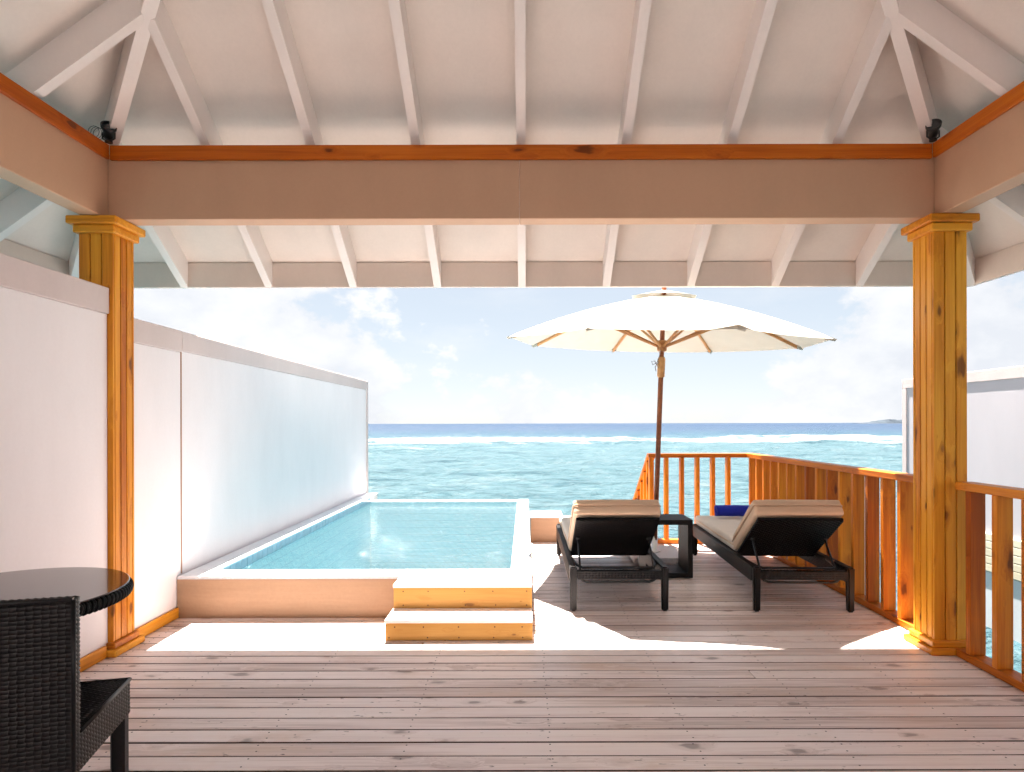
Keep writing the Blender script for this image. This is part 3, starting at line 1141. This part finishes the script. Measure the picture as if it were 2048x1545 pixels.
sloped('top_rail', lambda q: RH - 0.045 + SL * (q - ya), 0.045)
sloped('bottom_rail', lambda q: 0.03 + SL * (q - ya), 0.05)
y = ya + 0.06
while y < yb - 0.05:
    zb0 = 0.078 + SL * (y - ya)
    zt0 = RH - 0.046 + SL * (y - ya)
    box('baluster', sr, M['pine_rail'], (xa + 0.004, xb - 0.004), (y - TH / 2, y + TH / 2), (zb0 + 0.012, zt0 - 0.012), 'Z', 0.0025)
    y += 0.19
ss = thing('sea_stairs', 'wooden stairs descending from the deck into the lagoon', 'stairs', (0.9, 7.2, -0.5))
for i in range(8):
    z = -0.17 - 0.17 * i
    y = DECK_END + 0.035 + 0.25 * i
    box('tread', ss, M['deck'], (0.50, 1.34), (y, y + 0.245), (z - 0.035, z), 'X', 0.003)
for x in ((0.46, 0.498), (1.342, 1.360)):
    V = []
    for yq in (DECK_END + 0.032, DECK_END + 2.05):
        for xq in x:
            for zq in (-0.28, 0.0):
                V.append((xq, yq, -0.06 + SL * (yq - DECK_END - 0.03) + zq))
    poly('stringer', ss, M['pine'], V, [(0, 1, 3, 2), (4, 6, 7, 5), (0, 4, 5, 1), (2, 3, 7, 6), (0, 2, 6, 4), (1, 5, 7, 3)])

# ------------------------------------------------------------------ the neighbouring villa's deck wall
NX = 5.71
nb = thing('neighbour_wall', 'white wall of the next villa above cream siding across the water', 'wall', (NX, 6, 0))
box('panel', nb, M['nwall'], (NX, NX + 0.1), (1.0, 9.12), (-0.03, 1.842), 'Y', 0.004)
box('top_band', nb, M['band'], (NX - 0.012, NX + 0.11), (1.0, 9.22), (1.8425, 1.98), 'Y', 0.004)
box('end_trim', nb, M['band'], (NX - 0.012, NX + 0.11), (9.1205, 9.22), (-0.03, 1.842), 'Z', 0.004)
for i in range(5):
    z1 = -0.032 - i * 0.094
    box('siding_board', nb, M['siding'], (NX - 0.03, NX + 0.1), (1.0, 9.22), (z1 - 0.086, z1), 'Y', 0.004)
box('concrete_base', nb, M['concrete'], (NX - 0.01, NX + 0.2), (1.0, 9.2), (-1.6, -0.503), 'Y', 0.01)

# ------------------------------------------------------------------ spotlights on the beam corners
def spotlight(x, y, aim, label):
    s = thing('spotlight', label, 'lamp', (x, y, 2.947), 0, 'spotlights in the roof corners')
    lathe('base_plate', s, M['black_metal'], [(0.026, 0.0), (0.026, 0.012), (0.02, 0.016)], 16)
    V, F = [], []
    tube('bracket', s, M['black_metal'], [(-0.045, 0, 0.075), (-0.045, 0, 0.03), (-0.02, 0, 0.014), (0.02, 0, 0.014), (0.045, 0, 0.03), (0.045, 0, 0.075)], 0.006, 6)
    h = lathe('lamp_head', s, M['black_metal'], [(0.018, -0.055), (0.030, -0.05), (0.036, -0.02), (0.040, 0.02), (0.050, 0.035), (0.052, 0.06), (0.046, 0.06), (0.042, 0.045)], 20, (0, 0, 0.075))
    h.rotation_euler = aim
    s.scale = (0.78, 0.78, 0.78)
    g = lathe('lens', h, M['lens'], [(0.043, 0.04), (0.043, 0.046)], 20)
    return s


spotlight(-2.385, 3.50, (R(58), 0, R(35)), 'black spotlight perched on the beam corner above the left column')
spotlight(2.345, 3.50, (R(62), 0, R(-30)), 'black spotlight perched on the beam corner above the right column')
cc = thing('cable_coil', 'thin dark wire coil hanging behind the left spotlight', 'cable', (-2.45, 3.47, 2.95))
for i in range(3):
    pts = []
    for k in range(13):
        a = 2 * math.pi * k / 12
        pts.append((0.032 * math.cos(a) + 0.006 * i, 0.012 * i, 0.045 + 0.034 * math.sin(a)))
    tube('wire', cc, M['black_metal'], pts, 0.0014, 5)

# ------------------------------------------------------------------ parasol
pr = thing('parasol', 'cream octagonal parasol with dark wooden pole behind the loungers', 'parasol', (1.27, 6.0, 0.075))
pr.rotation_euler = Euler((R(3.4), R(1.5), 0), 'XYZ')
YAW = R(-12)                 # the canopy's turn about its pole
CH = 2.035                   # rim height above the base, along the pole
CRISE = 0.47
CR = 1.50
tube('pole_lower', pr, M['teak'], [(0, 0, -0.02), (0, 0, 1.78)], 0.0245, 16)
lathe('pole_joint', pr, M['teak_light'], [(0.026, 1.70), (0.036, 1.71), (0.037, 1.88), (0.027, 1.90)], 16)
tube('pole_upper', pr, M['teak'], [(0, 0, 1.9), (0, 0, CH + CRISE + 0.06)], 0.0225, 14)
hub = lathe('hub', pr, M['teak_light'], [(0.026, 1.95), (0.046, 1.96), (0.050, 2.0), (0.046, 2.05), (0.03, 2.06)], 16)
lathe('crown_hub', pr, M['teak_light'], [(0.026, CH + CRISE - 0.10), (0.05, CH + CRISE - 0.09), (0.05, CH + CRISE - 0.04), (0.02, CH + CRISE - 0.03)], 16)
lathe('finial', pr, M['teak_light'], [(0.012, CH + CRISE + 0.06), (0.03, CH + CRISE + 0.07), (0.02, CH + CRISE + 0.10), (0.006, CH + CRISE + 0.11)], 14)


def canopy_z(f):
    """height over the rim along a rib, f from crown (0) to rim (1)"""
    return CRISE * (1 - f) ** 0.93 + 0.035 * math.sin(math.pi * f)


N8, M8 = 12, 14
F0 = 0.13


def panel_mesh(name, f0, f1, lift, sag, nr=M8, na=N8, valance=0.0):
    V, F = [], []
    h = math.pi / 8
    for i in range(nr + 1):
        f = f0 + (f1 - f0) * i / nr
        for j in range(na + 1):
            u = -1 + 2 * j / na
            x = CR * f * math.cos(h)
            yv = CR * f * math.sin(h) * u
            z = canopy_z(f) + lift - sag * f * (1 - u * u) * (0.5 + 0.5 * math.sin(math.pi * min(1, f)))
            # the rim pulls in a little between the rib tips
            x -= 0.022 * f ** 4 * (1 - u * u)
            V.append((x, yv, z))
    w = na + 1
    for i in range(nr):
        for j in range(na):
            F.append((i * w + j, i * w + j + 1, (i + 1) * w + j + 1, (i + 1) * w + j))
    me_ = bpy.data.meshes.new(name)
    me_.from_pydata(V, [], F)
    for q in me_.polygons:
        q.use_smooth = True
    me_.materials.append(M['canopy'])
    return me_


pm = panel_mesh('canopy_panel', F0, 1.0, 0, 0.018)
vm = panel_mesh('vent_panel', 0.02, 0.215, 0.034, -0.012, 6, 8)
Vr, Fr = tube_mesh([(CR * f, 0, canopy_z(f) - 0.02) for f in (0.03, 0.2, 0.4, 0.6, 0.8, 0.965)], 0.0165, 6)
rib_me = bpy.data.meshes.new('rib')
rib_me.from_pydata([tuple(v) for v in Vr], [], Fr)
rib_me.materials.append(M['teak_light'])
f_s = 0.50
Vs, Fs = tube_mesh([(0.04, 0, 2.0 - CH), (CR * f_s, 0, canopy_z(f_s) - 0.03)], 0.0135, 6)
str_me = bpy.data.meshes.new('strut')
str_me.from_pydata([tuple(v) for v in Vs], [], Fs)
str_me.materials.append(M['teak_light'])
pk = [(CR * 0.955, -0.03, canopy_z(0.955) - 0.004), (CR * 0.955, 0.03, canopy_z(0.955) - 0.004), (CR * 1.012, 0.0, -0.004),
      (CR * 0.955, -0.024, canopy_z(0.955) - 0.034), (CR * 0.955, 0.024, canopy_z(0.955) - 0.034), (CR * 1.0, 0.0, -0.022)]
pk_me = bpy.data.meshes.new('rib_pocket')
pk_me.from_pydata(pk, [], [(0, 1, 2), (3, 5, 4), (0, 2, 5, 3), (1, 4, 5, 2), (0, 3, 4, 1)])
pk_me.materials.append(M['canopy'])
for k in range(8):
    a = YAW + math.pi / 2 + k * math.pi / 4
    for nm, mm, da in (('canopy_panel', pm, 0), ('vent_panel', vm, 0), ('rib', rib_me, math.pi / 8), ('strut', str_me, math.pi / 8), ('rib_pocket', pk_me, math.pi / 8)):
        o = link_obj(nm, mm, None, pr)
        o.location = (0, 0, CH)
        o.rotation_euler = (0, 0, a + da)
cd = tube('cord', pr, M['cord'], [(-0.034, -0.01, 1.80), (-0.07, -0.02, 1.86), (-0.10, -0.03, 1.85), (-0.09, -0.03, 1.82), (-0.05, -0.03, 1.84), (-0.03, -0.035, 1.90), (-0.02, -0.04, 1.96)], 0.004, 6)
tube('cord', pr, M['cord'], [(-0.03, -0.03, 1.85), (-0.07, -0.05, 1.80), (-0.06, -0.05, 1.76)], 0.004, 6)
ub = thing('parasol_stand', 'square grey stone parasol stand with steel sleeve beside the side table', 'stand', (1.27, 6.0, 0))
box('slab', ub, M['granite'], (1.02, 1.52), (5.70, 6.28), (0.012, 0.07), 'X', 0.006)
for dx in (-0.2, 0.2):
    for dy in (-0.22, 0.22):
        box('foot', ub, M['black_metal'], (1.27 + dx - 0.02, 1.27 + dx + 0.02), (5.99 + dy - 0.02, 5.99 + dy + 0.02), (0.001, 0.0118), 'X', 0)
V, F = [], []
lathe('sleeve', ub, M['steel'], [(0.06, 0.0705), (0.06, 0.078), (0.032, 0.082), (0.031, 0.38), (0.0275, 0.382)], 20)

# ------------------------------------------------------------------ loungers
LW, LL = 0.70, 1.88


def lounger(label, loc, rotz):
    L = thing('sun_lounger', label, 'sun lounger', loc, rotz)
    h = LW / 2
    z0, z1 = 0.205, 0.31
    rt = M['rattan']
    for s in (-1, 1):
        xa_, xb_ = sorted((s * h, s * (h - 0.045)))
        r_ = box('side_rail', L, M['rattan_core'], (xa_ + 0.003, xb_ - 0.003), (0.05, LL - 0.05), (z0 + 0.003, z1 - 0.003), 'Y', 0.004, local=True)
        for yl in (0.0, LL - 0.052):
            bm = bmesh.new()
            bmesh.ops.create_cube(bm, size=1)
            bmesh.ops.scale(bm, vec=(0.052, 0.052, 0.315), verts=bm.verts)
            for v in bm.verts:
                if v.co.z < 0:
                    v.co.x *= 0.86
                    v.co.y *= 0.86
            bmesh.ops.bevel(bm, geom=bm.edges[:], offset=0.010, segments=2, affect='EDGES')
            m_ = bpy.data.meshes.new('leg')
            bm.to_mesh(m_)
            bm.free()
            o = link_obj('leg', m_, rt, L)
            o.location = (s * (h - 0.026), yl + 0.026, 0.1585)
    for yl in (0.006, LL - 0.046):
        box('end_rail', L, M['rattan_core'], (-h + 0.054, h - 0.054), (yl + 0.003, yl + 0.037), (z0 + 0.025, z1 - 0.025), 'X', 0.003, local=True)
    P = []
    for s in (-1, 1):
        xo = s * h
        if s < 0:
            P.append(((xo, LL - 0.053, z0), (0, -1, 0), (0, 0, 1), LL - 0.106, z1 - z0))
            P.append(((xo + 0.045, 0.053, z0), (0, 1, 0), (0, 0, 1), LL - 0.106, z1 - z0))
        else:
            P.append(((xo, 0.053, z0), (0, 1, 0), (0, 0, 1), LL - 0.106, z1 - z0))
            P.append(((xo - 0.045, LL - 0.053, z0), (0, -1, 0), (0, 0, 1), LL - 0.106, z1 - z0))
        xa_ = min(xo, xo - s * 0.045)
        P.append(((xa_, 0.053, z1), (1, 0, 0), (0, 1, 0), 0.045, LL - 0.106))
    P.append(((-h + 0.053, 0.006, z0 + 0.022), (1, 0, 0), (0, 0, 1), LW - 0.106, z1 - z0 - 0.044))
    P.append(((-h + 0.053, 0.006, z1 - 0.022), (1, 0, 0), (0, 1, 0), LW - 0.106, 0.040))
    weave_obj('woven_frame', L, rt, P, 0.015, 0.0026)
    # seat deck and backrest board
    box('seat_deck', L, M['rattan_core'], (-h + 0.048, h - 0.048), (0.56, LL - 0.05), (z1 - 0.035, z1 - 0.008), 'Y', 0.004, local=True)
    hy, hz = 0.555, 0.30
    ang = math.atan2(0.345, 0.485)           # rise of the backrest
    ln = 0.60
    by, bz = -math.cos(ang), math.sin(ang)   # along the backrest, hinge to head
    ny_, nz_ = math.sin(ang), math.cos(ang)  # out of its upper side
    bw = 0.60
    cyy, czz = hy + by * ln / 2, hz + bz * ln / 2
    back = link_obj('backrest', box_mesh(bw, ln, 0.022, 0.004, M['rattan_core']), None, L)
    back.location = (0, cyy, czz)
    back.rotation_euler = (-ang, 0, 0)
    pc = Vector((-bw / 2, hy, hz)) - Vector((0, ny_, nz_)) * 0.0135
    V, F = [], []
    weave_panel(V, F, pc + Vector((bw, 0, 0)), (-1, 0, 0), (0, by, bz), bw, ln, 0.015, 0.0026)
    m_ = bpy.data.meshes.new('woven_back')
    m_.from_pydata([tuple(v) for v in V], [], F)
    o = link_obj('woven_back', m_, rt, L)
    o['kind'] = 'stuff'
    # cushions
    th = 0.075
    c0 = Vector((0, hy + 0.03, hz)) + Vector((0, by, bz)) * (ln / 2 + 0.02)
    c1 = c0 + Vector((0, ny_, nz_)) * (0.012 + th / 2)
    rounded_box('back_cushion', L, M['cushion'], (0.63, ln + 0.04, th), c1, (-ang, 0, 0), 0.028, 0.013, 3)
    c2 = c0 + Vector((0, ny_, nz_)) * (0.012 + th + 0.022) + Vector((0, by, bz)) * 0.004
    rounded_box('cushion_top', L, M['cushion'], (0.625, ln + 0.03, 0.052), c2, (-ang, 0, 0), 0.024, 0.015, 5)
    rounded_box('seat_cushion', L, M['seat_cushion'], (0.63, LL - 0.56, 0.095), (0, 0.575 + (LL - 0.56) / 2, z1 + 0.042), (0, 0, 0), 0.034, 0.014, 8)
    def piping(hx, hy_, centre, tilt):
        loop, rc = [], 0.03
        for cx_, cy_, a0 in ((hx - rc, hy_ - rc, 0), (-hx + rc, hy_ - rc, 90), (-hx + rc, -hy_ + rc, 180), (hx - rc, -hy_ + rc, 270)):
            for da in (0, 30, 60, 90):
                loop.append(Vector((cx_ + rc * math.cos(R(a0 + da)), cy_ + rc * math.sin(R(a0 + da)), 0)))
        loop.append(loop[0])
        m3 = Matrix.Rotation(tilt, 3, 'X')
        tube('piping', L, M['cushion'], [m3 @ v + Vector(centre) for v in loop], 0.0055, 6)

    piping(0.317, (ln + 0.04) / 2 + 0.002, c1 + Vector((0, ny_, nz_)) * (th / 2 - 0.001), -ang)
    piping(0.317, (LL - 0.56) / 2 + 0.002, (0, 0.575 + (LL - 0.56) / 2, z1 + 0.05), 0)
    # folding struts and the bars they rest on
    for s in (-1, 1):
        q = Vector((s * 0.265, hy, hz)) + Vector((0, by, bz)) * 0.31 - Vector((0, ny_, nz_)) * 0.02
        tube('strut', L, M['black_metal'], [q, (s * 0.268, 0.085, 0.235)], 0.008, 8)
        tube('strut_pivot', L, M['black_metal'], [q + Vector((-0.016, 0, 0)), q + Vector((0.016, 0, 0))], 0.013, 8)
    tube('support_bar', L, M['black_metal'], [(-h + 0.04, 0.36, 0.30), (-h + 0.065, 0.17, 0.292), (-h + 0.10, 0.115, 0.285), (h - 0.10, 0.115, 0.285), (h - 0.065, 0.17, 0.292), (h - 0.04, 0.36, 0.30)], 0.010, 8)
    tube('support_bar', L, M['black_metal'], [(-0.27, 0.06, 0.225), (-0.255, 0.07, 0.205), (-0.225, 0.07, 0.195), (0.225, 0.07, 0.195), (0.255, 0.07, 0.205), (0.27, 0.06, 0.225)], 0.009, 8)
    return L


lounger('dark rattan sun lounger with tan cushions between the pool and the side table', (0.664, 4.30, 0), 0)
lounger('dark rattan sun lounger beside the railing with a blue towel on it', (1.955, 4.27, 0), R(-2.3))

# rolled towel: a spiral of cloth
tw = thing('rolled_towel', 'rolled royal blue towel lying on the foot of the right lounger', 'towel', (2.07, 5.92, 0.412), R(-2))
V, F = [], []
turns, nn, L_ = 3.6, 120, 0.44
nx_ = 14
prof = []
for i in range(nn + 1):
    a = turns * 2 * math.pi * i / nn
    r_ = 0.010 + 0.0148 * a / (2 * math.pi)
    prof.append((r_ * math.cos(a), r_ * math.sin(a)))
rmax = 0.010 + 0.0148 * turns
for off in (0.0, -0.0062):
    for i, (py, pz) in enumerate(prof):
        r_ = math.hypot(py, pz)
        k = (r_ + off) / r_
        for j in range(nx_ + 1):
            f = j / nx_
            xx = -L_ / 2 + L_ * f + 0.004 * math.sin(i * 0.33) * (abs(2 * f - 1) ** 6)
            bulge = 1 + 0.02 * math.sin(7 * f + i * 0.05) + 0.012 * math.sin(23 * f + 0.21 * i)
            V.append((xx, py * k * bulge, (pz * k * bulge) + rmax))
s_ = (nn + 1) * (nx_ + 1)
w_ = nx_ + 1
for i in range(nn):
    for j in range(nx_):
        a = i * w_ + j
        F.append((a, a + 1, a + w_ + 1, a + w_))
        F.append((s_ + a, s_ + a + w_, s_ + a + w_ + 1, s_ + a + 1))
    for j in (0, nx_):
        a = i * w_ + j
        F.append((a, a + w_, s_ + a + w_, s_ + a))
a = nn * w_
for j in range(nx_):
    F.append((a + j, a + j + 1, s_ + a + j + 1, s_ + a + j))
poly('cloth_roll', tw, M['towel'], V, F, smooth=True, local=True)

# ------------------------------------------------------------------ side table between the loungers
sd = thing('side_table', 'dark rattan open box side table between the two loungers', 'side table', (1.235, 5.39, 0))
tx0, tx1, ty0, ty1, tz = 1.032, 1.436, 5.226, 5.56, 0.50
e = 0.042
box('table_top', sd, M['rattan_core'], (tx0 + .003, tx1 - .003), (ty0 + .003, ty1 - .003), (tz - e + .003, tz - .003), 'X', 0.004)
box('bottom_panel', sd, M['rattan_core'], (tx0 + .003, tx1 - .003), (ty0 + .003, ty1 - .003), (0.004, e), 'X', 0.004)
box('side_panel', sd, M['rattan_core'], (tx0 + .003, tx0 + e - .003), (ty0 + .003, ty1 - .003), (e, tz - e), 'Z', 0.004)
box('side_panel', sd, M['rattan_core'], (tx1 - e + .003, tx1 - .003), (ty0 + .003, ty1 - .003), (e, tz - e), 'Z', 0.004)
o_ = origin(sd)
wd, dp = tx1 - tx0, ty1 - ty0
PN = [((tx0, ty0, tz), (1, 0, 0), (0, 1, 0), wd, dp),
      ((tx0 + e, ty0, e), (1, 0, 0), (0, 1, 0), wd - 2 * e, dp),
      ((tx1 - e, ty1, e), (0, -1, 0), (0, 0, 1), dp, tz - 2 * e),
      ((tx0 + e, ty0, e), (0, 1, 0), (0, 0, 1), dp, tz - 2 * e),
      ((tx1, ty0, 0.006), (0, 1, 0), (0, 0, 1), dp, tz - 0.006),
      ((tx0, ty1, 0.006), (0, -1, 0), (0, 0, 1), dp, tz - 0.006),
      ((tx0, ty0, tz - e), (1, 0, 0), (0, 0, 1), wd, e),
      ((tx0, ty0, 0.004), (1, 0, 0), (0, 0, 1), wd, e),
      ((tx0, ty0, e), (1, 0, 0), (0, 0, 1), e, tz - 2 * e),
      ((tx1 - e, ty0, e), (1, 0, 0), (0, 0, 1), e, tz - 2 * e)]
weave_obj('weave', sd, M['rattan'], [(Vector(a) - o_, b, c, d, f) for a, b, c, d, f in PN], 0.014, 0.0024)

# ------------------------------------------------------------------ round table and chair
TCX, TCY, TR, TZt = -1.84, 2.135, 0.385, 0.742
rt_ = thing('round_table', 'round rattan table with dark glass top against the white wall', 'table', (TCX, TCY, 0))
lathe('glass_top', rt_, M['glass'], [(TR - 0.010, TZt - 0.008), (TR - 0.002, TZt - 0.005), (TR - 0.002, TZt - 0.002), (TR - 0.005, TZt)], 96)
lathe('table_frame', rt_, M['rattan_core'], [(TR - 0.06, TZt - 0.05), (TR - 0.012, TZt - 0.05), (TR - 0.012, TZt - 0.009), (TR - 0.06, TZt - 0.009)], 72)
# plaited rim: slanted strands wound round the edge
V, F = [], []
nst = 230
for k in range(nst):
    pts = []
    for i in range(9):
        tt = i / 8
        a = 2 * math.pi * (k + 1.3 * tt) / nst
        ph = -1.9 + 3.6 * tt
        r_ = TR - 0.008 + 0.012 * math.cos(ph) + 0.0022 * math.cos(math.pi * k)
        z_ = TZt - 0.029 + 0.017 * math.sin(ph)
        pts.append((r_ * math.cos(a), r_ * math.sin(a), z_))
    v_, f_ = tube_mesh(pts, 0.0052, 5, False)
    b_ = len(V)
    V += v_
    F += [tuple(q + b_ for q in f) for f in f_]
m_ = bpy.data.meshes.new('plaited_rim')
m_.from_pydata([tuple(v) for v in V], [], F)
for q in m_.polygons:
    q.use_smooth = True
o = link_obj('plaited_rim', m_, M['rattan'], rt_)
o['kind'] = 'stuff'
for k in range(4):
    a = math.pi / 4 + k * math.pi / 2 + 0.2
    tube('leg', rt_, M['rattan'], [(0.10 * math.cos(a), 0.10 * math.sin(a), TZt - 0.05), (0.09 * math.cos(a), 0.09 * math.sin(a), 0.35), (0.19 * math.cos(a), 0.19 * math.sin(a), 0.005)], 0.021, 10)
lathe('leg_ring', rt_, M['rattan'], [(0.10, 0.34), (0.115, 0.345), (0.115, 0.365), (0.10, 0.37)], 24)

ch = thing('rattan_chair', 'dark woven rattan dining chair pulled up to the round table', 'chair', (-1.552, 1.897, 0), R(13.7))
cw, sz_, bt = 0.225, 0.445, 0.835
y0b, y1b = -0.232, -0.192           # backrest slab
yf = 0.175
ap = 0.115
box('backrest', ch, M['rattan_core'], (-cw + .004, cw - .004), (y0b + .004, y1b - .004), (sz_ - ap + .004, bt - .004), 'X', 0.004, local=True)
box('seat', ch, M['rattan_core'], (-cw + .004, cw - .004), (y1b - .004, yf - .004), (sz_ - ap + .004, sz_ - .004), 'X', 0.004, local=True)
pc_ = 0.0125
H_, D_ = bt - sz_ + ap, yf - y1b
PB = [((-cw, y0b, sz_ - ap), (1, 0, 0), (0, 0, 1), 2 * cw, H_),
      ((cw, y1b, sz_), (-1, 0, 0), (0, 0, 1), 2 * cw, bt - sz_),
      ((cw, y0b, sz_ - ap), (0, 1, 0), (0, 0, 1), y1b - y0b, H_),
      ((-cw, y1b, sz_ - ap), (0, -1, 0), (0, 0, 1), y1b - y0b, H_),
      ((-cw, y0b, bt), (1, 0, 0), (0, 1, 0), 2 * cw, y1b - y0b)]
weave_obj('woven_back', ch, M['rattan'], PB, pc_, 0.0026)
PS = [((-cw, y1b, sz_), (1, 0, 0), (0, 1, 0), 2 * cw, D_),
      ((cw, y1b, sz_ - ap), (0, 1, 0), (0, 0, 1), D_, ap),
      ((-cw, yf, sz_ - ap), (0, -1, 0), (0, 0, 1), D_, ap),
      ((cw, yf, sz_ - ap), (-1, 0, 0), (0, 0, 1), 2 * cw, ap)]
weave_obj('woven_seat', ch, M['rattan'], PS, pc_, 0.0026)
for s in (-1, 1):
    tube('edge_binding', ch, M['rattan'], [(s * cw, y1b, sz_), (s * cw, yf, sz_)], 0.0065, 8)
    tube('edge_binding', ch, M['rattan'], [(s * cw, y0b, sz_ - ap), (s * cw, y0b, bt)], 0.0065, 8)
    for yl in (y0b + 0.002, yf - 0.046):
        xa_, xb_ = sorted((s * (cw - 0.002), s * (cw - 0.046)))
        box('leg', ch, M['rattan'], (xa_, xb_), (yl, yl + 0.044), (0.002, sz_ - ap + 0.003), 'Z', 0.006, local=True)
tube('edge_binding', ch, M['rattan'], [(-cw, y0b, bt), (cw, y0b, bt)], 0.0065, 8)
tube('edge_binding', ch, M['rattan'], [(-cw, yf, sz_), (cw, yf, sz_)], 0.0065, 8)
